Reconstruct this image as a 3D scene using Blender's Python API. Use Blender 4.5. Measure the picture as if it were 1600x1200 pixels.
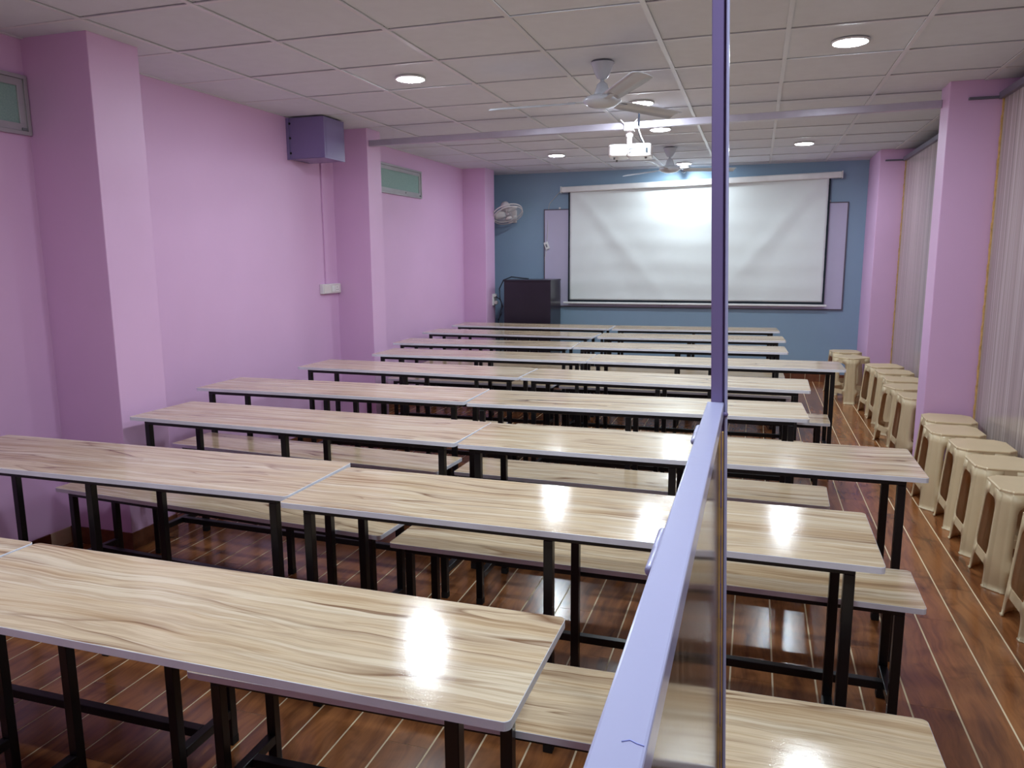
import bpy, bmesh, math, random
from mathutils import Vector, Matrix
random.seed(7)
sc = bpy.context.scene
col = sc.collection
for o in list(bpy.data.objects): bpy.data.objects.remove(o, do_unlink=True)

# ---------------------------------------------------------------- camera, world, exposure
CAM_H = 1.553
yaw, pitch, roll, FPX = -0.3081, 0.1650, -0.0066, 1190.7
cy, sy, cp, sp, cr, sr = math.cos(yaw), math.sin(yaw), math.cos(pitch), math.sin(pitch), math.cos(roll), math.sin(roll)
fwd = Vector((sy*cp, cy*cp, -sp)); rgt = Vector((cy, -sy, 0)); upv = rgt.cross(fwd)
r2 = cr*rgt + sr*upv; u2 = -sr*rgt + cr*upv
cam_d = bpy.data.cameras.new('camera'); cam = bpy.data.objects.new('camera', cam_d); col.objects.link(cam)
cam.matrix_world = Matrix(((r2.x, u2.x, -fwd.x, 0), (r2.y, u2.y, -fwd.y, 0), (r2.z, u2.z, -fwd.z, CAM_H), (0, 0, 0, 1)))
cam_d.sensor_width = 36; cam_d.lens = 36*FPX/1600; cam_d.clip_start = 0.02
sc.camera = cam
sc.view_settings.view_transform = 'Standard'; sc.view_settings.look = 'None'
sc.view_settings.gamma = 1; sc.view_settings.use_curve_mapping = False
sc.view_settings.exposure = 0.0
LIGHT = 290.0
LIGHT_COL = (0.80, 0.92, 1.0)
w = bpy.data.worlds.new('world'); sc.world = w; w.use_nodes = True
w.node_tree.nodes['Background'].inputs[0].default_value = (0.55, 0.6, 0.7, 1)
w.node_tree.nodes['Background'].inputs[1].default_value = 0.15

# ---------------------------------------------------------------- materials
def lin(c): return tuple((v/255/12.92 if v <= 10 else ((v/255+.055)/1.055)**2.4) for v in c) + (1,)
class NT:
    def __init__(s, name):
        s.m = bpy.data.materials.new(name); s.m.use_nodes = True; s.t = s.m.node_tree
        s.b = s.t.nodes['Principled BSDF']
    def n(s, typ, **kw):
        q = s.t.nodes.new(typ)
        for k, v in kw.items():
            if k.startswith('i_'):
                key = k[2:]; key = int(key) if key.isdigit() else key.replace('_', ' ')
                q.inputs[key].default_value = v
            else: setattr(q, k, v)
        return q
    def l(s, a, ao, b, bi): s.t.links.new(a.outputs[ao], b.inputs[bi])
    def coords(s, scale=(1, 1, 1), rnd=30.0):
        tc = s.n('ShaderNodeTexCoord'); oi = s.n('ShaderNodeObjectInfo')
        mu = s.n('ShaderNodeVectorMath', operation='SCALE'); mu.inputs[0].default_value = (1, .73, .41); s.l(oi, 'Random', mu, 3)
        m2 = s.n('ShaderNodeVectorMath', operation='SCALE'); s.l(mu, 0, m2, 0); m2.inputs[3].default_value = rnd
        ad = s.n('ShaderNodeVectorMath', operation='ADD'); s.l(tc, 'Object', ad, 0); s.l(m2, 0, ad, 1)
        mp = s.n('ShaderNodeMapping'); mp.inputs['Scale'].default_value = scale; s.l(ad, 0, mp, 0)
        return mp
    def noise(s, src, scale, detail=3, rough=.5, dist=0):
        q = s.n('ShaderNodeTexNoise'); s.l(src, 0, q, 'Vector')
        q.inputs['Scale'].default_value = scale; q.inputs['Detail'].default_value = detail
        q.inputs['Roughness'].default_value = rough; q.inputs['Distortion'].default_value = dist
        return q
    def ramp(s, src, so, stops):
        q = s.n('ShaderNodeValToRGB'); s.l(src, so, q, 0); e = q.color_ramp.elements
        while len(e) > 1: e.remove(e[-1])
        e[0].position = stops[0][0]; e[0].color = stops[0][1]
        for p, c in stops[1:]:
            k = e.new(p); k.color = c
        return q
    def mix(s, fac, fo, a, ao, b, bo, blend='MIX'):
        q = s.n('ShaderNodeMix', data_type='RGBA', blend_type=blend)
        if isinstance(fac, float): q.inputs[0].default_value = fac
        else: s.l(fac, fo, q, 0)
        for (x, xo, i) in ((a, ao, 6), (b, bo, 7)):
            if isinstance(x, tuple): q.inputs[i].default_value = x
            else: s.l(x, xo, q, i)
        return q
    def bump(s, src, so, strength, dist=.002):
        q = s.n('ShaderNodeBump'); q.inputs['Strength'].default_value = strength; q.inputs['Distance'].default_value = dist
        s.l(src, so, q, 'Height'); s.l(q, 0, s.b, 'Normal'); return q

def plain(name, c, rough=.5, metal=0, var=.06, bump=0.0, scale=8, spec=None, coat=0):
    t = NT(name); c = lin(c)
    mp = t.coords(); nz = t.noise(mp, scale, 3)
    lo = tuple(v*(1-var) for v in c[:3])+(1,); hi = tuple(min(1, v*(1+var)) for v in c[:3])+(1,)
    r = t.ramp(nz, 0, [(.3, lo), (.7, hi)]); t.l(r, 0, t.b, 'Base Color')
    t.b.inputs['Roughness'].default_value = rough; t.b.inputs['Metallic'].default_value = metal
    if coat: t.b.inputs['Coat Weight'].default_value = coat; t.b.inputs['Coat Roughness'].default_value = .08
    if bump:
        n2 = t.noise(mp, scale*25, 2); t.bump(n2, 0, bump)
    return t.m

def wood_top():
    t = NT('ash_laminate')
    mp = t.coords((1, 1, 1), 40)
    warp = t.noise(mp, 1.3, 3, .5)
    vs = t.n('ShaderNodeVectorMath', operation='SCALE'); t.l(warp, 'Color', vs, 0); vs.inputs[3].default_value = .13
    ad = t.n('ShaderNodeVectorMath', operation='ADD'); t.l(mp, 0, ad, 0); t.l(vs, 0, ad, 1)
    def streak(sx, sy, sc_, det=4, rg=.6, dist=.2):
        m = t.n('ShaderNodeMapping'); m.inputs['Scale'].default_value = (sx, sy, 1); t.l(ad, 0, m, 0)
        return t.noise(m, sc_, det, rg, dist)
    n1 = streak(.45, 13, 1.6, 6, .62)
    base = t.ramp(n1, 0, [(.26, lin((152, 122, 94))), (.38, lin((188, 160, 126))), (.47, lin((214, 192, 162))), (.53, lin((192, 168, 139))), (.60, lin((223, 206, 180))), (.74, lin((197, 170, 138)))])
    cur = base; co = 0
    for (sx, sy, sc_, g0, amt) in ((.30, 4.2, 1.5, .36, .95), (.40, 7.0, 1.7, .42, .8)):
        n2 = streak(sx, sy, sc_, 2, .5, .5)
        vein = t.ramp(n2, 0, [(.455, (0, 0, 0, 1)), (.490, (.40, .40, .40, 1)), (.500, (1, 1, 1, 1)), (.507, (.0, .0, .0, 1))])
        n4 = t.noise(mp, 1.7+sy*.2, 2); gate = t.ramp(n4, 0, [(g0, (0, 0, 0, 1)), (g0+.2, (1, 1, 1, 1))])
        vg = t.n('ShaderNodeMath', operation='MULTIPLY'); t.l(vein, 0, vg, 0); t.l(gate, 0, vg, 1)
        v2 = t.n('ShaderNodeMath', operation='MULTIPLY'); t.l(vg, 0, v2, 0); v2.inputs[1].default_value = amt
        cur = t.mix(v2, 0, cur, co, lin((118, 80, 50)), None); co = 2
    s3 = t.n('ShaderNodeMapping'); s3.inputs['Scale'].default_value = (2.5, 170, 1); t.l(mp, 0, s3, 0)
    n3 = t.noise(s3, 1.5, 3, .6)
    gr = t.ramp(n3, 0, [(.35, (.86, .84, .81, 1)), (.6, (1, 1, 1, 1))])
    m2 = t.mix(.7, 0, cur, co, gr, 0, 'MULTIPLY')
    t.l(m2, 2, t.b, 'Base Color')
    t.b.inputs['Roughness'].default_value = .115
    n5 = t.noise(mp, 320, 2); t.bump(n5, 0, .22, .0006)
    return t.m

def floor_wood():
    t = NT('plank_tile')
    mp = t.coords((1, 1, 1), 60)
    warp = t.noise(mp, 3, 2)
    vs = t.n('ShaderNodeVectorMath', operation='SCALE'); t.l(warp, 'Color', vs, 0); vs.inputs[3].default_value = .10
    ad = t.n('ShaderNodeVectorMath', operation='ADD'); t.l(mp, 0, ad, 0); t.l(vs, 0, ad, 1)
    s1 = t.n('ShaderNodeMapping'); s1.inputs['Scale'].default_value = (14, 1.6, 1); t.l(ad, 0, s1, 0)
    n1 = t.noise(s1, 1.6, 5, .6, .4)
    base = t.ramp(n1, 0, [(.25, lin((92, 58, 38))), (.42, lin((136, 84, 50))), (.6, lin((164, 106, 62))), (.8, lin((144, 90, 54)))])
    n2 = t.noise(mp, 5, 3, .6, .5)
    kn = t.ramp(n2, 0, [(.56, (1, 1, 1, 1)), (.72, (.5, .47, .45, 1))])
    m1 = t.mix(.9, 0, base, 0, kn, 0, 'MULTIPLY')
    oi = t.n('ShaderNodeObjectInfo')
    tone = t.ramp(oi, 'Random', [(0, (.8, .77, .76, 1)), (1, (1.0, 1.0, 1.0, 1))])
    m2 = t.mix(1.0, 0, m1, 2, tone, 0, 'MULTIPLY')
    t.l(m2, 2, t.b, 'Base Color'); t.b.inputs['Roughness'].default_value = .18
    n3 = t.noise(mp, 40, 2); t.bump(n3, 0, .05, .001)
    return t.m

def striped(name, c1, c2, c3, rough, sy=60.0, sz=.25):
    t = NT(name); mp = t.coords((1, 1, 1), 5)
    s1 = t.n('ShaderNodeMapping'); s1.inputs['Scale'].default_value = (1, sy, sz); t.l(mp, 0, s1, 0)
    n1 = t.noise(s1, 1.0, 4, .65, .2)
    r = t.ramp(n1, 0, [(.3, lin(c1)), (.5, lin(c2)), (.68, lin(c3))]); t.l(r, 0, t.b, 'Base Color')
    t.b.inputs['Roughness'].default_value = rough
    t.bump(n1, 0, .12, .001)
    return t.m

def emit(name, c, s):
    t = NT(name); t.b.inputs['Base Color'].default_value = (.8, .8, .8, 1)
    t.b.inputs['Emission Color'].default_value = tuple(c)+(1,); t.b.inputs['Emission Strength'].default_value = s
    return t.m

M = {
 'wood': wood_top(), 'plank': floor_wood(),
 'grout': plain('grout', (226, 206, 170), .7),
 'band': plain('edge_band', (230, 230, 238), .35),
 'black': plain('black_paint', (14, 15, 18), .32, var=.15),
 'rubber': plain('rubber', (14, 14, 15), .7),
 'pink': plain('pink_wall_paint', (219, 176, 214), .5, var=.015, bump=.05, scale=3),
 'blue': plain('blue_wall_paint', (140, 166, 188), .5, var=.015, bump=.05, scale=3),
 'tile': plain('ceiling_tile', (214, 217, 225), .9, var=.02, bump=.35, scale=12),
 'bar': plain('grid_bar', (214, 214, 218), .35, var=.02),
 'dark_void': plain('shadow_board', (70, 66, 68), .8),
 'purple': plain('purple_gloss_paint', (126, 112, 156), .25, var=.05, bump=.06, scale=2),
 'lilac': plain('purple_gloss_lit', (180, 180, 216), .2, var=.03, bump=.08, scale=2),  # lit copy of the purple paint: light on rail and strip put into colour
 'panel_r': striped('striped_laminate', (134, 120, 118), (168, 154, 150), (198, 187, 181), .16),
 'panel_b': striped('brown_laminate', (70, 56, 46), (104, 86, 70), (140, 120, 100), .13, 90, .4),
 'ply': plain('plywood_edge', (204, 162, 100), .7, var=.2, scale=30),
 'alu': plain('aluminium', (176, 172, 176), .35, .3),
 'channel': plain('grey_channel', (112, 108, 122), .4, .3),
 'bar_metal': plain('square_bar_metal', (184, 176, 190), .3, .25),
 'pane': None,
 'white_pl': plain('white_plastic', (228, 226, 224), .35),
 'white_gl': plain('white_enamel', (222, 214, 212), .2, var=.02),
 'fan_en': plain('fan_enamel', (192, 194, 202), .2, var=.02),
 'grey_pl': plain('grey_plastic', (120, 122, 126), .4),
 'screen': plain('screen_fabric', (226, 230, 228), .85, var=.01),
 'scr_black': plain('screen_border', (16, 30, 40), .8),
 'board': plain('board_surface', (196, 190, 214), .3, var=.01),
 'board_frame': plain('board_frame', (92, 84, 96), .4),
 'lect': plain('dark_laminate', (38, 32, 42), .28, var=.12),
 'stool': plain('cream_plastic', (230, 208, 168), .34, var=.03, bump=.05, scale=10),
 'skirt': plain('skirting_tile', (112, 66, 46), .25, var=.2, scale=20),
 'cable': plain('black_cable', (16, 22, 34), .5), 'wcable': plain('white_cable', (200, 196, 192), .5),
 'lightring': plain('light_ring', (235, 235, 235), .4),
 'light': emit('lamp_diffuser', LIGHT_COL, LIGHT),
 'pen': plain('blue_ink', (160, 168, 236), .5),
 'dome': plain('smoked_dome', (26, 30, 40), .08),
}
t = NT('frosted_glass'); t.b.inputs['Base Color'].default_value = lin((138, 168, 160)); t.b.inputs['Roughness'].default_value = .35
mp = t.coords(); nz = t.noise(mp, 120, 2); t.bump(nz, 0, .2); M['pane'] = t.m
t.l(t.ramp(nz, 0, [(.3, lin((130, 160, 152))), (.7, lin((144, 172, 164)))]), 0, t.b, 'Base Color')
_t = M['stool'].node_tree; _tr = _t.nodes.new('ShaderNodeBsdfTranslucent'); _tr.inputs[0].default_value = lin((226, 160, 86))
_mx = _t.nodes.new('ShaderNodeMixShader'); _mx.inputs[0].default_value = .22
_t.links.new(_t.nodes['Principled BSDF'].outputs[0], _mx.inputs[1]); _t.links.new(_tr.outputs[0], _mx.inputs[2])
_t.links.new(_mx.outputs[0], _t.nodes['Material Output'].inputs[0])

# ---------------------------------------------------------------- mesh helpers
class MB:
    def __init__(s): s.v = []; s.f = []; s.sm = []
    def add(s, vs, fs, smooth=False):
        k = len(s.v); s.v += [tuple(v) for v in vs]; s.f += [tuple(i+k for i in f) for f in fs]; s.sm += [smooth]*len(fs); return s
    def box(s, x0, x1, y0, y1, z0, z1):
        return s.add([(x0,y0,z0),(x1,y0,z0),(x1,y1,z0),(x0,y1,z0),(x0,y0,z1),(x1,y0,z1),(x1,y1,z1),(x0,y1,z1)],
                     [(0,3,2,1),(4,5,6,7),(0,1,5,4),(1,2,6,5),(2,3,7,6),(3,0,4,7)])
    def prism(s, pts, z0, z1, smooth=False, caps=True):
        n = len(pts)
        s.add([(x,y,z0) for x,y in pts]+[(x,y,z1) for x,y in pts], [(i,(i+1)%n,n+(i+1)%n,n+i) for i in range(n)], smooth)
        if caps: s.add([(x,y,z0) for x,y in pts], [tuple(range(n-1,-1,-1))]); s.add([(x,y,z1) for x,y in pts], [tuple(range(n))])
        return s
    def bar(s, a, b, w, h=None, up=(0,0,1), smooth=False, n=4):
        a = Vector(a); b = Vector(b); d = (b-a).normalized(); h = h or w
        x = d.cross(Vector(up))
        if x.length < 1e-4: x = d.cross(Vector((1,0,0)))
        x.normalize(); y = x.cross(d)
        if n == 4: ring = [(-.5,-.5),(.5,-.5),(.5,.5),(-.5,.5)]
        else: ring = [(.5*math.cos(2*math.pi*i/n), .5*math.sin(2*math.pi*i/n)) for i in range(n)]
        vs = [p + x*(u*w) + y*(v*h) for p in (a,b) for u,v in ring]
        s.add(vs, [(i,(i+1)%n,n+(i+1)%n,n+i) for i in range(n)], smooth)
        s.add(vs, [tuple(range(n-1,-1,-1)), tuple(range(n,2*n))])
        return s
    def tube(s, pts, r, n=8):
        pts = [Vector(p) for p in pts]; rings = []
        for i, p in enumerate(pts):
            d = (pts[min(i+1,len(pts)-1)] - pts[max(i-1,0)]).normalized()
            x = d.cross(Vector((0,0,1)))
            if x.length < 1e-3: x = d.cross(Vector((0,1,0)))
            x.normalize(); y = x.cross(d)
            rings += [p + x*r*math.cos(2*math.pi*k/n) + y*r*math.sin(2*math.pi*k/n) for k in range(n)]
        fs = [(i*n+k, i*n+(k+1)%n, (i+1)*n+(k+1)%n, (i+1)*n+k) for i in range(len(pts)-1) for k in range(n)]
        s.add(rings, fs, True); s.add(rings[:n], [tuple(range(n-1,-1,-1))]); s.add(rings[-n:], [tuple(range(n))]); return s
    def lathe(s, prof, n=32, c=(0,0,0), axis=None, smooth=True):
        R = Vector((0,0,1)).rotation_difference(Vector(axis)).to_matrix() if axis else Matrix.Identity(3)
        vs = []
        for r, z in prof:
            for k in range(n):
                vs.append(Vector(c) + R @ Vector((r*math.cos(2*math.pi*k/n), r*math.sin(2*math.pi*k/n), z)))
        m = len(prof)
        s.add(vs, [(i*n+k, i*n+(k+1)%n, (i+1)*n+(k+1)%n, (i+1)*n+k) for i in range(m-1) for k in range(n)], smooth)
        if prof[0][0] > 1e-6: s.add(vs[:n], [tuple(range(n-1,-1,-1))])
        if prof[-1][0] > 1e-6: s.add(vs[-n:], [tuple(range(n))])
        return s
    def mesh(s, name, mat):
        me = bpy.data.meshes.new(name); me.from_pydata(s.v, [], s.f); me.update()
        me.polygons.foreach_set('use_smooth', s.sm)
        bm = bmesh.new(); bm.from_mesh(me); bmesh.ops.remove_doubles(bm, verts=bm.verts, dist=1e-5)
        bmesh.ops.recalc_face_normals(bm, faces=bm.faces); bm.to_mesh(me); bm.free()
        me.materials.append(mat); return me
    def build(s, name, mat, parent=None, bevel=0):
        return inst(name, s.mesh(name, mat), parent, bevel)

def inst(name, me, parent=None, bevel=0, loc=None):
    o = bpy.data.objects.new(name, me); col.objects.link(o)
    if parent: o.parent = parent
    if loc: o.location = loc
    if bevel:
        m = o.modifiers.new('bevel', 'BEVEL'); m.width = bevel; m.segments = 2; m.limit_method = 'ANGLE'; m.angle_limit = .7
    return o
def tag(o, label, cat, group=None):
    o['label'] = label; o['category'] = cat
    if group: o['group'] = group
    return o
def thing(name, loc=(0,0,0), rz=0, label=None, cat=None, group=None):
    o = bpy.data.objects.new(name, None); col.objects.link(o); o.location = loc; o.rotation_euler.z = rz; o.empty_display_size = .1
    if label: tag(o, label, cat, group)
    return o
def struct(o): o['kind'] = 'structure'; return o
def rrect(x0, x1, y0, y1, r, n=5):
    out = []
    for cx, cy_, a0 in ((x1-r,y0+r,-90),(x1-r,y1-r,0),(x0+r,y1-r,90),(x0+r,y0+r,180)):
        for k in range(n+1):
            a = math.radians(a0 + 90*k/n); out.append((cx+r*math.cos(a), cy_+r*math.sin(a)))
    return out
def copy_tree(o, parent=None):
    c = o.copy(); col.objects.link(c)
    if parent: c.parent = parent
    for ch in list(o.children): copy_tree(ch, c)
    return c
def rect_frame(mb, a0, a1, b0, b1, wd, d0, d1, plane):
    """four mitre-less boxes round a rectangle; plane 'yz' or 'xz', d0..d1 the depth range"""
    for (p0, p1, q0, q1) in ((a0,a1,b0,b0+wd),(a0,a1,b1-wd,b1),(a0,a0+wd,b0+wd,b1-wd),(a1-wd,a1,b0+wd,b1-wd)):
        if plane == 'yz': mb.box(d0, d1, p0, p1, q0, q1)
        else: mb.box(p0, p1, d0, d1, q0, q1)
    return mb

# ---------------------------------------------------------------- room shell
C = 2.651; XL = -3.582; XR = 1.90; XP = 1.46; YF = 10.07; YB = -1.6
# floor: grout slab with plank tiles
fl = struct(MB().box(XL-.2, XR+.2, YB-.2, YF+.2, -.12, -.0012).build('floor', M['grout']))
PW, PL, G = .1508, 1.45, .0065
nx0 = math.floor((XL-.5751)/PW); nx1 = math.ceil((XR-.5751)/PW)
pm = MB().box(G/2, PW-G/2, 0.001, PL-.001, -.010, 0).mesh('plank', M['plank'])
cnt = 0
for i in range(nx0, nx1):
    off = [0, .72, .36, 1.08][i % 4]
    y = YB - off
    while y < YF:
        y0 = max(y, YB); y1 = min(y+PL, YF)
        if y1-y0 > .05:
            if abs((y1-y0)-PL) < 1e-3: me = pm; yy0 = y
            else:
                me = MB().box(G/2, PW-G/2, .001, (y1-y0)-.001, -.010, 0).mesh('plank', M['plank']); yy0 = y0
            if cnt < 299 or True:
                inst('plank', me, fl, 0, (.5751+i*PW, yy0, 0)); cnt += 1
        y += PL
# walls
wl = struct(MB().box(XL-.15, XL, YB-.15, YF+.15, 0, C+.1).build('wall_left', M['pink']))
wf = struct(MB().box(XL, XR, YF, YF+.15, 0, C+.1).build('wall_front', M['blue']))
wr = struct(MB().box(XR, XR+.15, YB-.15, YF+.15, 0, C+.1).build('wall_right', M['pink']))
wb = struct(MB().box(XL, XR, YB-.15, YB, 0, C+.1).build('wall_rear', M['pink']))
for (x0, y0, y1) in ((-3.16, 3.13, 3.46), (-3.24, 6.11, 6.36), (-3.28, 9.25, 9.60)):
    struct(MB().box(XL-.02, x0, y0, y1, 0, C+.05).build('column', M['pink'], None, .004))
for (x0, y0, y1) in ((1.15, 5.82, 6.07), (1.21, 9.22, YF)):
    struct(MB().box(x0, XR+.02, y0, y1, 0, C+.05).build('column', M['pink'], None, .004))
for (y0, y1) in ((YB, 5.82), (6.07, 9.22)):
    MB().box(XP, XP+.014, y0+.012, y1-.012, .0, 2.53).build('laminate_panel', M['panel_r'], wr)
    mb = MB(); k = 0; z = 0.0
    while z < 2.53:
        z2 = min(2.53, z+.045); j = .0016*((k*7) % 3)
        mb.box(XP-.006-j, XP+.016, y1-.034+j, y1-.011, z, z2); z = z2; k += 1
    mb.build('edge_strip', M['ply'], wr)
    MB().box(XP-.028, XP+.02, y0, y1, 2.53, 2.572).build('top_channel', M['channel'], wr, .002)
    MB().box(XP-.20, XP-.02, y1-.02, y1, 2.534, 2.55).build('channel_bracket', M['channel'], wr, .001)
# skirting tiles
bf = struct(MB().box(XL, 1.21, YF-.006, YF, 0, .092).build('baseboard_front', M['grout']))
sk = MB().box(.003, .167, -.009, 0, 0, .094).mesh('skirting_tile', M['skirt'])
x = .806-.17*int((.806+3.28)/.17)
while x < 1.05: inst('skirting_tile', sk, bf, 0, (x, YF-.005, 0)); x += .17
bl = struct(MB().box(XL, XL+.004, YB, YF, 0, .09).build('baseboard_left', M['grout']))
sy1 = MB().box(0, .009, .003, .167, 0, .093).mesh('skirting_tile', M['skirt'])
y = YB
while y < YF-.1:
    if not any(a-.17 < y < b for a, b in ((3.13, 3.46), (6.11, 6.36), (9.25, 9.6))): inst('skirting_tile', sy1, bl, 0, (XL+.003, y, 0))
    y += .17
for (x0, y0, y1) in ((-3.16, 3.13, 3.46), (-3.24, 6.11, 6.36)):
    MB().box(XL+.005, x0+.009, y0-.009, y0-.0005, 0, .093).build('skirting_tile', M['skirt'], bl)
    MB().box(x0+.0005, x0+.009, y0, y1, 0, .093).build('skirting_tile', M['skirt'], bl)

# ceiling: backing slab, lay-in tiles, grid bars
ce = struct(MB().box(XL-.2, XR+.2, YB-.2, YF+.2, C+.03, C+.12).build('ceiling', M['dark_void']))
T = .627; GX0 = -3.0344-T; GY0 = 2.9772-8*T
tm = MB().box(.012, T-.012, .012, T-.012, C+.008, C+.024).mesh('ceiling_tile', M['tile'])
xs = [GX0+i*T for i in range(10)]; ys = [GY0+j*T for j in range(21)]
for i in range(-1, 9):
    for j in range(0, 20):
        x0 = max(GX0+i*T, XL); x1 = min(GX0+(i+1)*T, XR); y0 = max(GY0+j*T, YB); y1 = min(GY0+(j+1)*T, YF)
        if x1-x0 < .03 or y1-y0 < .03: continue
        if x1-x0 > T-.001 and y1-y0 > T-.001: inst('ceiling_tile', tm, ce, 0, (x0, y0, 0))
        else: MB().box(x0+.006, x1-.006, y0+.006, y1-.006, C+.004, C+.02).build('ceiling_tile', M['tile'], ce)
bm1 = MB().box(-.012, .012, YB, YF, C, C+.006).mesh('grid_bar', M['bar'])
for x in xs:
    if XL < x < XR: inst('grid_bar', bm1, ce, 0, (x, 0, 0))
for y in ys:
    if not YB < y < YF: continue
    for i in range(-1, 9):
        x0 = max(GX0+i*T, XL)+.0125; x1 = min(GX0+(i+1)*T, XR)-.0125
        if x1-x0 > .02: MB().box(x0, x1, y-.011, y+.011, C+.0012, C+.006).build('grid_bar', M['bar'], ce)
MB().box(XL, XL+.02, YB, YF, C-.001, C+.006).build('wall_angle', M['bar'], ce)
MB().box(XL, XR, YF-.02, YF, C-.001, C+.006).build('wall_angle', M['bar'], ce)

# ---------------------------------------------------------------- ceiling lights
def ring_light(x, y, label):
    o = thing('ceiling_light', (x, y, C), 0, label, 'light', 'round panel lights in the ceiling')
    MB().lathe([(.083, -.001), (.083, -.006), (.090, -.008), (.094, -.004), (.094, .004)], 40).build('light_frame', M['lightring'], o)
    MB().lathe([(.0001, -.014), (.04, -.0132), (.065, -.011), (.078, -.0085), (.0825, -.006), (.0825, -.004)], 40).build('diffuser', M['light'], o)
for x, y, lb in ((-2.10, 4.56, 'round white ceiling light nearest the left wall in the nearer pair'),
                 (.417, 4.556, 'large round ceiling light right of the purple post'),
                 (-.85, 5.81, 'round ceiling light seen just beside the nearer ceiling fan'),
                 (-.856, 7.03, 'round ceiling light seen just below the horizontal bar by the projector'),
                 (-2.145, 8.40, 'small round ceiling light above the left end of the projection screen'),
                 (.40, 8.39, 'small round ceiling light above the right end of the projection screen'),
                 (-.887, 9.68, 'farthest round ceiling light, beside the farther ceiling fan')):
    ring_light(x, y, lb)
for x, y, lb in ((-.84, 3.30, 'added, unseen round ceiling light above the nearest table rows'),  # unseen lights added to brighten the near end, continuing the ceiling pattern
                 (-.84, 2.04, 'added, unseen round ceiling light almost above the viewer, over the second row'),
                 (-2.10, .79, 'added, unseen round ceiling light above and left of the viewer'),
                 (.417, .79, 'added, unseen round ceiling light above and right of the viewer')):
    ring_light(x, y, lb)

# ---------------------------------------------------------------- tables and benches
TH = .018; TUBE = .029
def leg_mesh(h, name='leg'):
    return MB().box(-TUBE/2, TUBE/2, -TUBE/2, TUBE/2, .018, h)
foot_me = MB().box(-.0155, .0155, -.0155, .0155, 0, .028).mesh('rubber_foot', M['rubber'])
leg_me = {}
def make_unit(kind, xl, yl, xr, yr, depth, height, inset, mid, label, group):
    L = math.hypot(xr-xl, yr-yl); a = math.atan2(yr-yl, xr-xl)
    cx, cyy = (xl+xr)/2 - math.sin(a)*depth/2, (yl+yr)/2 + math.cos(a)*depth/2
    top = 'tabletop' if kind == 'table' else 'seat'
    o = thing('study_table' if kind == 'table' else 'bench', (cx, cyy, 0), a, label, kind, group)
    hx, hy = L/2, depth/2
    r = .015
    t = MB().prism(rrect(-hx+.0012, hx-.0012, -hy+.0012, hy-.0012, r-.001), height-TH, height).build(top, M['wood'], o)
    out = rrect(-hx, hx, -hy, hy, r); inn = rrect(-hx+.001, hx-.001, -hy+.001, hy-.001, r-.001)
    n = len(out); mb = MB()
    vs = [(x, y, height-TH-.0003) for x, y in out]+[(x, y, height-.0006) for x, y in out]+[(x, y, height+.0001) for x, y in inn]+[(x, y, height-TH-.0003) for x, y in inn]
    fs = []
    for k in range(n):
        k2 = (k+1) % n
        fs += [(k, k2, n+k2, n+k), (n+k, n+k2, 2*n+k2, 2*n+k), (3*n+k2, 3*n+k, 2*n+k, 2*n+k2), (k2, k, 3*n+k, 3*n+k2)]
    mb.add(vs, fs).build('edge_band', M['band'], t)
    zt = height-TH
    ly = hy-(.05 if kind == 'table' else .042); lx = hx-inset
    xsl = [-lx, 0, lx] if mid else [-lx, lx]
    for s in (-1, 1):
        MB().box(-lx-TUBE/2, lx+TUBE/2, s*ly-TUBE/2, s*ly+TUBE/2, zt-.0255, zt-.0005).build('long_rail', M['black'], o, .002)
    for x in xsl:
        MB().box(x-TUBE/2, x+TUBE/2, -ly+TUBE/2, ly-TUBE/2, zt-.0255, zt-.0005).build('cross_rail', M['black'], o, .002)
    key = height
    if key not in leg_me: leg_me[key] = leg_mesh(zt-.0255).mesh('leg', M['black'])
    for x in xsl:
        for s in (-1, 1):
            lg = inst('leg', leg_me[key], o, .002, (x, s*ly, 0))
            inst('rubber_foot', foot_me, lg, .002)
    zs = .13 if kind == 'table' else .11
    for x in ((-lx, lx)):
        MB().box(x-TUBE/2, x+TUBE/2, -ly+TUBE/2, ly-TUBE/2, zs-TUBE/2, zs+TUBE/2).build('low_cross_bar', M['black'], o, .002)
    MB().box(-lx+TUBE/2, lx-TUBE/2, -TUBE/2, TUBE/2, zs-TUBE/2, zs+TUBE/2).build('stretcher', M['black'], o, .002)
    if mid:
        pass
    return o
ORD = ['nearest', 'second-nearest', 'third', 'fourth', 'fifth', 'sixth', 'seventh', 'eighth', 'farthest ninth']
tabs = [((-3.45, 1.165, -1.953, 1.165), (-1.945, 1.165, -.377, 1.155)),
        ((-3.30, 2.145, -1.500, 2.155), (-1.487, 2.095, .356, 2.077)),
        ((-3.07, 3.085, -1.228, 3.02), (-1.213, 3.009, .633, 3.002)),
        ((-3.352, 3.925, -1.536, 3.935), (-1.515, 3.905, .285, 3.965)),
        ((-3.258, 4.915, -1.503, 4.858), (-1.490, 4.858, .344, 4.828)),
        ((-3.078, 5.745, -1.231, 5.775), (-1.228, 5.775, .638, 5.79)),
        ((-3.295, 6.575, -1.552, 6.655), (-1.548, 6.66, .287, 6.73)),
        ((-3.45, 7.61, -1.552, 7.56), (-1.505, 7.56, .300, 7.64)),
        ((-3.46, 8.49, -1.556, 8.48), (-1.522, 8.48, .269, 8.59))]
for i, (a, b) in enumerate(tabs):
    d = .415 if i == 0 else .455
    for s, q in (('left', a), ('right', b)):
        extra = ['', '']
        make_unit('table', *q, d, .75, .125 if i == 0 else .082, i > 0,
                  'long wood-grain table, %s of the two in the %s row from the viewer' % (s, ORD[i]), 'wood-grain tables in rows')
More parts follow.
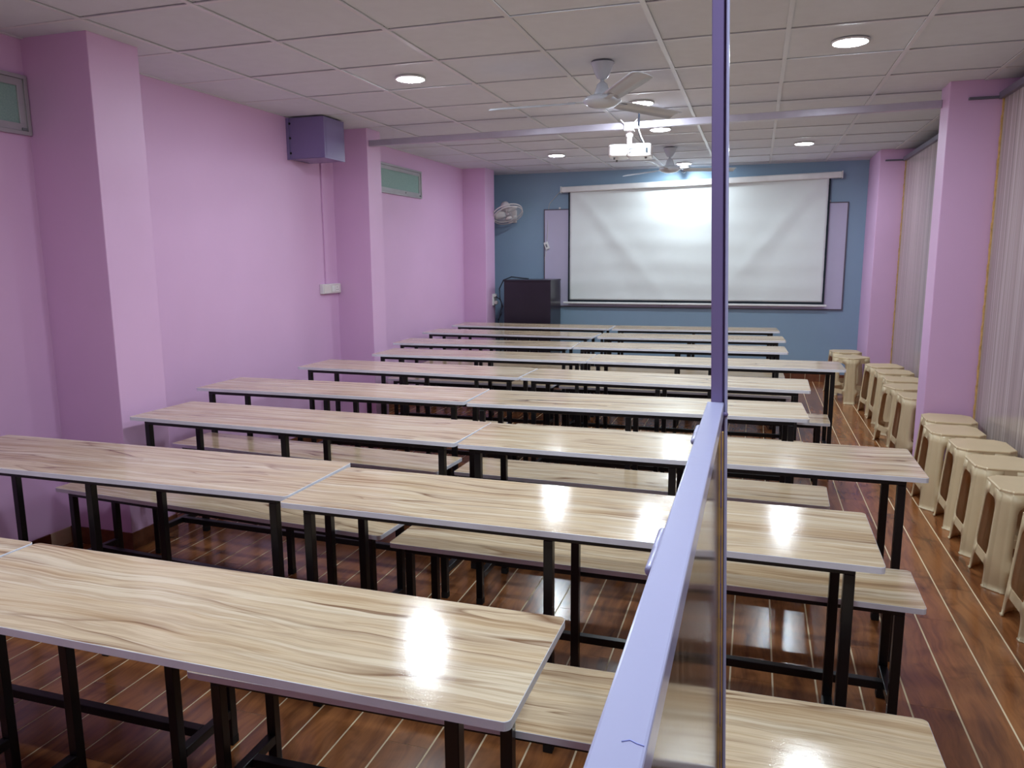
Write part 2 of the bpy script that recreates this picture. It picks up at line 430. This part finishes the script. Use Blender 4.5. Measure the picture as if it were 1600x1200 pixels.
bens = {2: ((-3.25, 1.60, -1.49, 1.60), (-1.412, 1.53, .437, 1.555)),
        3: ((-3.197, 2.72, -1.377, 2.585), (-1.311, 2.53, .552, 2.500)),
        4: ((-3.30, 3.62, -1.521, 3.491), (-1.443, 3.526, .353, 3.472)),
        5: ((-3.20, 4.44, -1.54, 4.43), (-1.47, 4.41, .305, 4.40)),
        6: ((-3.02, 5.40, -1.30, 5.35), (-1.26, 5.30, .505, 5.265)),
        7: ((-3.18, 6.21, -1.62, 6.21), (-1.562, 6.215, .322, 6.225)),
        8: ((-3.30, 7.14, -1.60, 7.15), (-1.54, 7.16, .287, 7.19)),
        9: ((-3.30, 8.11, -1.60, 8.08), (-1.40, 8.05, .20, 8.19))}
for i, (a, b) in bens.items():
    for s, q in (('left', a), ('right', b)):
        make_unit('bench', *q, .315, .465, .07, False,
                  'low wood-grain bench, %s of the two before the %s table row' % (s, ORD[i-1]), 'wood-grain benches in rows')

# ---------------------------------------------------------------- plastic stools
H = .48; TOP = .148; SN = .102
def stool_k(z): return 1 + .25*(1-z/H)
corner = [(-TOP, -SN), (-.1385, -.1045), (-.134, -.113), (-.124, -.124), (-.113, -.134), (-.1045, -.1385), (-SN, -TOP)]
def solid(o, th=.004):
    m = o.modifiers.new('solid', 'SOLIDIFY'); m.thickness = th; m.offset = -1; return o
def shell_grid(rows, smooth=True):
    mb = MB(); n = len(rows[0]); vs = [p for r in rows for p in r]
    mb.add(vs, [(i*n+k, i*n+k+1, (i+1)*n+k+1, (i+1)*n+k) for i in range(len(rows)-1) for k in range(n-1)], smooth); return mb
def fix_out(mb):   # outward winding relative to the stool axis
    out = []
    for f in mb.f:
        p = [Vector(mb.v[i]) for i in f]; nn = (p[1]-p[0]).cross(p[2]-p[0]); c = sum(p, Vector())/len(p)
        out.append(f if nn.dot(Vector((c.x, c.y, 0))) > 0 else tuple(reversed(f)))
    mb.f = out; return mb
def raw_mesh(mb, name, mat):
    me = bpy.data.meshes.new(name); me.from_pydata(mb.v, [], mb.f); me.polygons.foreach_set('use_smooth', mb.sm); me.materials.append(mat); me.update(); return me
def make_stool():
    o = thing('plastic_stool', (0, 0, 0))
    pts = []
    for q in range(4):
        a = q*math.pi/2; ca, sa = round(math.cos(a)), round(math.sin(a))
        for (x, y) in corner: pts.append((x*ca-y*sa, x*sa+y*ca))
    zs = [(1.012, H-.012), (1.012, H-.004), (.985, H), ]
    n = len(pts); mb = MB(); vs = []
    for k, z in zs: vs += [(x*k, y*k, z) for x, y in pts]
    mb.add(vs, [(r*n+i, r*n+(i+1) % n, (r+1)*n+(i+1) % n, (r+1)*n+i) for r in range(2) for i in range(n)])
    mb.add(vs[2*n:], [tuple(range(n))])
    mb.add([(x*.97, y*.97, H-.012) for x, y in pts], [tuple(range(n-1, -1, -1))])
    mb.build('seat', M['stool'], o, .0015)
    def ext(z):
        e = .026
        if z > .375: e += .05*(1-math.sqrt(max(0, 1-((z-.375)/.045)**2))) if z < .42 else .05
        elif z < .20 and z > .145: e += .02*(1-math.sqrt(max(0, 1-((.20-z)/.055)**2)))
        elif z < .10 and z > .05: e += .03*(1-math.sqrt(max(0, 1-((z-.05)/.05)**2)))
        elif .10 <= z <= .145: e += .03
        return e
    zl = [0, .006, .0061, .03, .05, .065, .08, .09, .096, .10, .145, .150, .16, .18, .20, .28, .375, .39, .40, .41, .416, .42, H-.012]
    for q in range(4):
        a = q*math.pi/2; R = Matrix.Rotation(a, 3, 'Z'); rows = []
        for z in zl:
            k = stool_k(z); e = ext(z)/k
            if z < .0061: k *= 1.025
            prof = [(-TOP, -SN+e)] + corner + [(-SN+e, -TOP)]
            rows.append([R @ Vector((x*k, y*k, z)) for x, y in prof])
        me = raw_mesh(fix_out(shell_grid(rows)), 'leg', M['stool']); lg = inst('leg', me, o); solid(lg)
    for nm, z0, z1, xe in (('apron', .42, H-.012, .074), ('stretcher', .10, .145, .055)):
        for q in range(4):
            R = Matrix.Rotation(q*math.pi/2, 3, 'Z'); rows = []
            for z in (z0, z1):
                k = stool_k(z); hw = (SN*k) - (xe if nm == 'apron' else .052)
                rows.append([R @ Vector((x, -TOP*k, z)) for x in (-hw, hw)])
            me = raw_mesh(fix_out(shell_grid(rows, False)), nm, M['stool']); solid(inst(nm, me, o))
    return o
st = make_stool()
NTH = ['nearest', 'second', 'third', 'fourth', 'fifth', 'sixth', 'seventh', 'eighth', 'ninth', 'tenth', 'eleventh', 'twelfth', 'last, farthest']
spots = [(1.268, 3.49, 0), (1.269, 4.03, 0), (1.268, 4.452, 0), (1.270, 4.845, 0), (1.212, 5.222, 1), (1.262, 5.597, -2), (1.255, 6.45, 3),
         (1.222, 6.885, 18), (1.268, 7.30, 0), (1.265, 7.76, 2), (1.24, 8.175, 10), (1.01, 8.80, 40), (1.0, 9.30, 8)]
for i, (x, y, a) in enumerate(spots):
    s = st if i == 0 else copy_tree(st)
    s.location = (x, y, 0); s.rotation_euler.z = math.radians(a)
    tag(s, 'cream plastic stool, %s in the line along the right wall' % NTH[i], 'stool', 'cream plastic stools along the right wall')

# ---------------------------------------------------------------- partition with post beside the camera
pt = thing('partition', (-.05, 1.37, 0), 0, 'purple metal frame partition with tall post and brown laminate panel', 'partition')
def PX(z): return -.0545 - .033*(z-1.3)      # the frame leans a little
def loc_(x, y, z): return (x+.05, y-1.37, z)
def lean_box(x0, x1, y0, y1, z0, z1, nseg=1):
    """box whose x follows the lean of the frame"""
    mb = MB(); a = PX(z0); b = PX(z1)
    vs = [loc_(a+x0, y0, z0), loc_(a+x1, y0, z0), loc_(a+x1, y1, z0), loc_(a+x0, y1, z0), loc_(b+x0, y0, z1), loc_(b+x1, y0, z1), loc_(b+x1, y1, z1), loc_(b+x0, y1, z1)]
    return mb.add(vs, [(0,3,2,1),(4,5,6,7),(0,1,5,4),(1,2,6,5),(2,3,7,6),(3,0,4,7)])
lean_box(-.0115, .0085, 1.362, 1.387, 0, C-.002).build('post', M['purple'], pt, .0015)
lean_box(.0115, .0165, 1.356, 1.368, 0, C-.002).build('stop_strip', M['lilac'], pt, .002)
lean_box(.0085, .0115, 1.368, 1.380, 0, C-.002).build('post_web', M['purple'], pt)
MB().box(*[v+.05 for v in (-.0725, -.0435)], -.6-1.37, 1.360-1.37, 1.272, 1.3).build('top_rail', M['lilac'], pt, .002)
lean_box(-.0085, .0040, -.6, 1.340, .012, 1.268).build('laminate_panel', M['panel_b'], pt)
mb = MB(); z = .012; k = 0
while z < 1.25:
    z2 = min(1.25, z+.05+.02*(k % 3)); j = .0004*((k*5) % 3)
    a, b = PX(z)+.001, PX(z2)+.001
    y0, y1 = 1.341, 1.352
    for (u0, u1, dy) in ((.0005, .0055-j, 0), (.0065+j, .0095, .0015)):
        mb.add([loc_(a+u0,y0+dy,z), loc_(a+u1,y0+dy,z), loc_(a+u1,y1,z), loc_(a+u0,y1,z), loc_(b+u0,y0+dy,z2), loc_(b+u1,y0+dy,z2), loc_(b+u1,y1,z2), loc_(b+u0,y1,z2)],
               [(0,3,2,1),(4,5,6,7),(0,1,5,4),(1,2,6,5),(2,3,7,6),(3,0,4,7)])
    z = z2; k += 1
mb.build('plywood_edge', M['ply'], pt)
MB().tube([loc_(-.0570, .366, 1.3002), loc_(-.0530, .3685, 1.3002), loc_(-.0490, .3665, 1.3002), loc_(-.0450, .3655, 1.3002)], .0004, 6).build('pen_mark', M['pen'], pt)
for (y0, y1) in ((1.10, 1.20), (.62, .72)):
    h = MB().lathe([(.0001, 0), (.0042, 0), (.0048, .004), (.0048, (y1-y0)/2-.002), (.004, (y1-y0)/2), (.0048, (y1-y0)/2+.002), (.0048, y1-y0-.004), (.0042, y1-y0), (.0001, y1-y0)], 10, (-.0755+.05, y0-1.37, 1.288), (0, 1, 0))
    h.build('hinge', M['lilac'], pt)
MB().lathe([(.0001, -.004), (.004, -.002), (.005, .002), (.003, .005), (.0001, .006)], 10, (-.0405+.05, 1.357-1.37, 1.278)).build('weld_bead', M['purple'], pt)

# ---------------------------------------------------------------- windows in the left wall
def window(name, y0, y1, z0, z1):
    o = struct(rect_frame(MB(), y0, y1, z0, z1, .018, XL-.002, XL+.022, 'yz').build(name, M['alu'], None, .001))
    rect_frame(MB(), y0+.019, y1-.019, z0+.019, z1-.019, .035, XL+.001, XL+.014, 'yz').build('sash', M['alu'], o, .002)
    MB().box(XL+.002, XL+.006, y0+.052, y1-.052, z0+.052, z1-.052).build('pane', M['pane'], o)
    MB().lathe([(.0001, 0), (.006, 0), (.006, .006), (.009, .012), (.0001, .015)], 12, (XL+.014, y0+(y1-y0)*.62, z0+.036), (1, 0, 0)).build('latch', M['white_pl'], o)
    MB().box(XL+.014, XL+.022, y1-.05, y1-.024, z0+.022, z0+.034).build('hinge', M['grey_pl'], o)
window('window_1', 2.27, 3.125, 2.18, 2.472)
window('window_2', 6.90, 7.955, 2.195, 2.487)

# purple box, conduit, switch board
bx = thing('metal_box', (XL, 5.59, 2.33), 0, 'purple painted metal box hung high on the left wall under the ceiling', 'box')
x1b = .332; yh = .155; zb = .312
MB().box(.003, x1b, -yh, -yh+.003, 0, zb).box(.003, x1b, yh-.003, yh, 0, zb).box(x1b-.003, x1b, -yh, yh, 0, zb).box(.003, x1b, -yh, yh, 0, .003).build('casing', M['purple'], bx, .001)
MB().box(.0005, .022, -yh-.014, -yh, -.004, zb).build('flange', M['purple'], bx, .001)
for z in (.045, .16, .27):
    MB().lathe([(.0001, 0), (.009, 0), (.009, .006), (.0001, .008)], 8, (.028, -yh-.0005, z), (0, -1, 0)).build('screw', M['rubber'], bx)
MB().box(x1b+.0005, x1b+.0015, -yh+.03, yh-.03, .02, zb-.03).build('door', M['purple'], bx)
cd = MB().box(XL+.001, XL+.017, 5.895, 5.911, 1.335, C-.001).build('conduit', M['pink'], None, .002); tag(cd, 'pink painted cable conduit running down the left wall to the switch board', 'conduit')
sb = thing('switch_board', (XL, 5.95, 1.29), 0, 'white switch and socket board on the left wall beside the middle column', 'switch board')
MB().box(.001, .036, -.145, .145, -.042, .042).build('back_box', M['white_pl'], sb, .004)
MB().box(.036, .041, -.138, .138, -.037, .037).build('cover_plate', M['white_gl'], sb, .0015)
MB().box(.041, .046, -.02, .03, -.026, .026).build('rocker_switch', M['white_pl'], sb, .0015)
MB().box(.041, .043, .045, .105, -.026, .026).build('socket', M['white_pl'], sb, .001)
mb = MB()
for dy, dz in ((.075, .012), (.063, -.01), (.087, -.01)): mb.lathe([(.0001, 0), (.004, 0), (.004, .0005), (.0001, .0006)], 8, (.0431, dy, dz), (1, 0, 0))
mb.build('socket_hole', M['rubber'], sb)

# ---------------------------------------------------------------- mounting bar, projector
pb = MB().bar((-3.238, 6.165, 2.531), (1.1495, 6.04, 2.556), .045, .05).build('mounting_bar', M['bar_metal'], None, .003)
tag(pb, 'grey square metal bar spanning the room between two pink columns', 'bar')
pj = thing('projector', (-.965, 6.12, 2.30), math.radians(3), 'white projector hanging from the square metal bar under the ceiling', 'projector')
MB().prism(rrect(-.165, -.022, -.115, .115, .03), .008, .098).build('lamp_housing', M['white_gl'], pj, .012)
MB().prism(rrect(-.020, .158, -.125, .115, .035), 0, .098).build('body', M['white_gl'], pj, .010)
MB().box(-.016, .112, -.127, -.124, .058, .064).build('vent_slot', M['grey_pl'], pj)
MB().box(-.004, .018, -.127, -.124, .034, .040).build('port', M['grey_pl'], pj)
MB().box(.122, .136, -.127, -.12, .028, .064).build('power_inlet', M['scr_black'], pj)
MB().lathe([(.03, .115), (.034, .14), (.03, .142), (.026, .132), (.0001, .130)], 24, (.075, 0, .05), (0, 1, 0)).build('lens', M['dome'], pj)
for x, y in ((-.12, -.08), (-.12, .08), (.12, -.08)): MB().lathe([(.008, -.012), (.009, .004)], 10, (x, y, 0)).build('foot', M['grey_pl'], pj)
MB().lathe([(.021, .098), (.021, .165), (.028, .166), (.028, .185), (.021, .19), (.021, .21)], 18, (-.015, 0, 0)).build('ceiling_mount', M['white_gl'], pj)
MB().box(-.052, .022, -.052, .012, .206, .2085).box(-.052, .022, -.052, -.048, .206, .262).build('mount_bracket', M['white_gl'], pj)
MB().lathe([(.0001, 0), (.006, 0), (.006, .006), (.0001, .007)], 8, (-.015, -.0525, .232), (0, -1, 0)).build('bolt', M['grey_pl'], pj)
for s in (-1, 1): MB().bar((-.015+s*.034, -.05, .255), (-.015+s*.065, -.056, .285), .008, .006).build('clamp_ear', M['white_gl'], pj)
cb = MB().tube([(-.885, 5.98, C-.001), (-.892, 6.0, 2.60), (-.90, 6.05, 2.54), (-.905, 6.07, 2.50), (-.885, 6.08, 2.44), (-.865, 6.10, 2.405)], .007).build('projector_cable', M['cable'])
tag(cb, 'dark cable dropping from the ceiling to the projector', 'cable')
cb = MB().tube([(-.905, 6.045, 2.53), (-.895, 6.05, 2.49), (-.878, 6.05, 2.445), (-.86, 6.07, 2.41)], .005).build('signal_cable', M['wcable'])
tag(cb, 'short white cable looping down to the back of the projector', 'cable')

# ---------------------------------------------------------------- ceiling fans
def ceiling_fan(x, y, a0, label):
    o = thing('ceiling_fan', (x, y, C), 0, label, 'ceiling fan', 'white three-blade ceiling fans')
    MB().lathe([(.066, -.001), (.068, -.006), (.062, -.012), (.05, -.05), (.03, -.085), (.016, -.092), (.013, -.094)], 28).build('canopy', M['fan_en'], o)
    MB().lathe([(.011, -.09), (.011, -.16)], 12).build('down_rod', M['fan_en'], o)
    MB().lathe([(.013, -.105), (.03, -.12), (.045, -.165), (.05, -.185)], 24).build('lower_cover', M['fan_en'], o)
    MB().lathe([(.05, -.183), (.085, -.187), (.105, -.198), (.11, -.212), (.104, -.222), (.08, -.238), (.045, -.249), (.0001, -.253)], 36).build('motor', M['fan_en'], o)
    for k in range(3):
        a = math.radians(a0+120*k); mb = MB()
        def P(r, t, dz): return (r*math.cos(a)-t*math.sin(a), r*math.sin(a)+t*math.cos(a), -.214+dz)
        vs = []; rr = [.15, .2, .4, .62, .675, .685]; hw = [.046, .052, .054, .056, .054, .048]
        for r, h in zip(rr, hw):
            for t in (-1, -.4, .4, 1):
                zz = -t*h*.22 - .012*(abs(t)-.4 if abs(t) > .5 else 0) + .004
                vs.append(P(r, t*h, zz))
        n = 4; fs = [(i*n+j, i*n+j+1, (i+1)*n+j+1, (i+1)*n+j) for i in range(5) for j in range(3)]
        mb.add(vs, fs, True); b = mb.build('blade', M['fan_en'], o); solid(b, .0025)
        MB().bar(P(.09, 0, 0), P(.2, 0, .004), .035, .005, (0, 0, 1)).build('blade_bracket', M['fan_en'], b, .001)
ceiling_fan(-.893, 4.56, -62, 'white ceiling fan nearer the viewer, in front of the projector')
ceiling_fan(-.90, 8.25, 140, 'smaller-looking white ceiling fan near the screen wall')

dc = thing('dome_camera', (-.905, 9.90, C), 0, 'small dome camera on the ceiling just in front of the screen wall', 'camera')
MB().lathe([(.062, -.001), (.062, -.022), (.052, -.036)], 28).build('housing', M['white_gl'], dc)
MB().lathe([(.046, -.036), (.046, -.05), (.036, -.072), (.018, -.086), (.0001, -.09)], 28).build('dome', M['dome'], dc)

# ---------------------------------------------------------------- screen wall
bd = thing('whiteboard', (-.86, YF, .89), 0, 'wide lilac-white writing board behind the projection screen', 'whiteboard')
MB().box(-1.865, 1.865, -.022, -.004, .012, 1.275).build('surface', M['board'], bd)
rect_frame(MB(), -1.875, 1.875, 0, 1.287, .013, -.026, -.002, 'xz').build('frame', M['board_frame'], bd, .001)
for x in (-1.66, 1.66): MB().box(x-.012, x+.012, -.02, -.002, 1.287, 1.31).build('hook', M['white_pl'], bd, .002)
ps = thing('projection_screen', (-.79, YF-.09, 2.45), 0, 'white pull-down projection screen with black border on the blue wall', 'projection screen')
tl = math.radians(1.15)
def sl(x): return x*math.tan(tl)
q = MB().bar((-1.685, 0, sl(-1.685)), (1.70, 0, sl(1.70)), .075, .072).build('housing_tube', M['white_pl'], ps, .012)
for x in (-1.69, 1.705):
    MB().box(x-.006, x+.006, -.043, .043, sl(x)-.042, sl(x)+.042).build('end_cap', M['white_pl'], ps, .003)
def fabric(x0, x1, zb, nx, nz, yoff, wr=True):
    rows = []
    for j in range(nz+1):
        row = []
        for i in range(nx+1):
            x = x0+(x1-x0)*i/nx; zt = sl(x)-.03; z = zb+(zt-zb)*j/nz
            y = yoff
            if wr:
                u = (x-(x0+x1)/2)/((x1-x0)/2); v = (z-zb)/(zt-zb)
                for sgn in (-1, 1):
                    dd = (sgn*u) - (.18+.78*v); y += -.013*math.exp(-(dd/.07)**2)*(.35+.65*v)
                    d2 = (sgn*u) - (.45+.5*v); y += .006*math.exp(-(d2/.09)**2)
                y += .0018*math.sin(v*34+.8*math.sin(u*3))
            row.append((x, y, z))
        rows.append(row)
    return shell_grid(rows)
zb = -1.49
solid(fabric(-1.575, 1.565, zb+.028, 120, 70, .012).build('fabric', M['screen'], ps), .001)
mb = MB()
for (a, b) in ((-1.597, -1.574), (1.564, 1.587)):
    mb.add([(a, .013, zb), (b, .013, zb), (b, .013, sl(b)-.03), (a, .013, sl(a)-.03)], [(0, 1, 2, 3)])
mb.add([(-1.597, .013, zb), (1.587, .013, zb), (1.587, .013, zb+.028), (-1.597, .013, zb+.028)], [(0, 1, 2, 3)])
solid(mb.build('border', M['scr_black'], ps), .001)
MB().bar((-1.66, .012, zb-.013), (1.62, .012, zb-.015), .022, .026).build('bottom_bar', M['white_pl'], ps, .006)
MB().tube([(-.35, .012, zb-.026), (-.35, .012, zb-.045)], .006).build('pull_loop', M['grey_pl'], ps)

# remote switch box and its cord at the left edge of the board
pass
rs = thing('hanging_switch', (-2.69, YF-.045, 1.70), 0, 'small white hanging switch at the left edge of the writing board', 'switch')
o = MB().box(-.028, .028, -.012, .012, -.05, .05).build('case', M['white_pl'], rs, .005); o.rotation_euler.y = math.radians(-20)
o = MB().box(-.01, .01, -.016, -.012, -.02, .02).build('button', M['grey_pl'], rs, .001); o.rotation_euler.y = math.radians(-20)
MB().tube([(0, 0, .05), (.01, .02, .2), (.005, .03, .42), (.03, .03, .55), (.22, .03, .75)], .004).build('upper_cord', M['wcable'], rs)
MB().tube([(0, 0, -.05), (-.03, .02, -.15), (-.035, .025, -.3), (-.02, .03, -.44)], .004).build('lower_cord', M['wcable'], rs)

# wall fan
wfan = thing('wall_fan', (-3.135, 9.70, 2.12), 0, 'white wall-mounted fan in the left corner beside the blue wall', 'fan')
ax = Vector((.38, -.38, -.84)).normalized()
Rm = Vector((0, 0, 1)).rotation_difference(ax).to_matrix()
RF = .20
mb = MB()
def ringpts(r, z, n=40): return [Rm @ Vector((r*math.cos(2*math.pi*k/n), r*math.sin(2*math.pi*k/n), z)) for k in range(n+1)]
MB().tube(ringpts(RF, 0), .008).tube(ringpts(RF*.99, .035), .006).build('guard_rim', M['white_gl'], wfan)
for k in range(48):
    a = 2*math.pi*k/48
    for sgn in (1, -1):
        pts = [Rm @ Vector((r*math.cos(a+.5*(1-r/RF)), r*math.sin(a+.5*(1-r/RF)), .018+sgn*(.018+.05*(1-(r/RF)**2)))) for r in (.045, .09, .14, .175, RF-.004)]
        mb.tube(pts, .0012, 4)
gw = mb.build('guard_wire', M['white_gl'], wfan); gw['kind'] = 'stuff'
MB().lathe([(.045, .075), (.04, .088), (.0001, .092)], 24, (0, 0, 0), ax).build('badge', M['white_gl'], wfan)
for k in range(3):
    rows = []
    for r, h0, h1 in ((.03, -.02, .03), (.08, -.06, .06), (.13, -.075, .085), (.17, -.055, .08)):
        row = []
        for t in (0, .33, .66, 1):
            an = math.radians(120*k) + (h0+(h1-h0)*t)/r*.9
            row.append(Rm @ Vector((r*math.cos(an), r*math.sin(an), .03*(t-.5)+.015)))
        rows.append(row)
    solid(shell_grid(rows).build('blade', M['white_pl'], wfan), .002)
MB().lathe([(.0001, -.16), (.045, -.155), (.062, -.12), (.068, -.06), (.06, -.045), (.02, -.04), (.02, .02), (.0001, .03)], 24, (0, 0, 0), ax).build('motor_housing', M['white_gl'], wfan)
MB().tube([Rm @ Vector((0, 0, -.11)), Vector((-.04, .17, .02)), Vector((-.04, .26, -.02)), Vector((-.04, .34, -.03))], .022, 12).build('neck', M['white_gl'], wfan)
MB().box(-.10, .02, .335, .368, -.11, .06).build('wall_bracket', M['white_gl'], wfan, .01)

# lectern and the socket strip beside it
lt = thing('lectern', (-2.78, 9.66, 0), 0, 'dark brown lectern standing left in front of the blue wall', 'lectern')
MB().box(-.31, .31, -.265, -.247, .02, 1.245).build('front_panel', M['lect'], lt, .002)
for x in (-.31, .292): MB().box(x, x+.018, -.247, .25, .02, 1.245).build('side_panel', M['lect'], lt, .002)
MB().box(-.29, .29, -.24, .24, .70, .718).build('shelf', M['lect'], lt)
MB().box(-.29, .29, -.24, .24, .02, .04).build('shelf', M['lect'], lt)
MB().box(-.315, .315, -.27, .255, 1.245, 1.265).build('top', M['lect'], lt, .003)
lc = MB().tube([(-2.80, 9.55, 1.275), (-2.90, 9.52, 1.285), (-3.02, 9.5, 1.30), (-3.12, 9.47, 1.26), (-3.17, 9.45, 1.15), (-3.16, 9.44, 1.02), (-3.12, 9.43, .92), (-3.14, 9.43, .82), (-3.19, 9.44, .74)], .008).build('lectern_cable', M['cable'])
tag(lc, 'black cable looping off the left top of the lectern', 'cable')
lc = MB().tube([(-3.22, 9.45, 1.05), (-3.15, 9.44, 1.0), (-3.135, 9.43, .93), (-3.16, 9.43, .80), (-3.2, 9.44, .66), (-3.17, 9.46, .4), (-3.15, 9.5, .2), (-3.17, 9.6, .01)], .007).build('power_cable', M['cable'])
tag(lc, 'second black cable hanging behind the far left column', 'cable')
sk2 = thing('socket_strip', (-3.28, 9.53, 1.03), 0, 'white socket plugs mounted on the side of the far left column', 'socket')
MB().box(.001, .022, -.06, .06, -.1, .05).build('back_box', M['white_pl'], sk2, .003)
MB().box(.022, .055, -.05, -.01, .01, .04).build('plug', M['white_gl'], sk2, .005)
MB().box(.022, .065, -.045, .0, -.085, -.04).build('plug', M['white_gl'], sk2, .008)
wp = MB().box(-3.125, -3.10, 9.72, 9.76, 0, .98).build('wooden_batten', M['ply'], None, .002)
tag(wp, 'narrow wooden batten standing beside the lectern', 'batten')
print('objects', len(bpy.data.objects), 'planks', cnt)
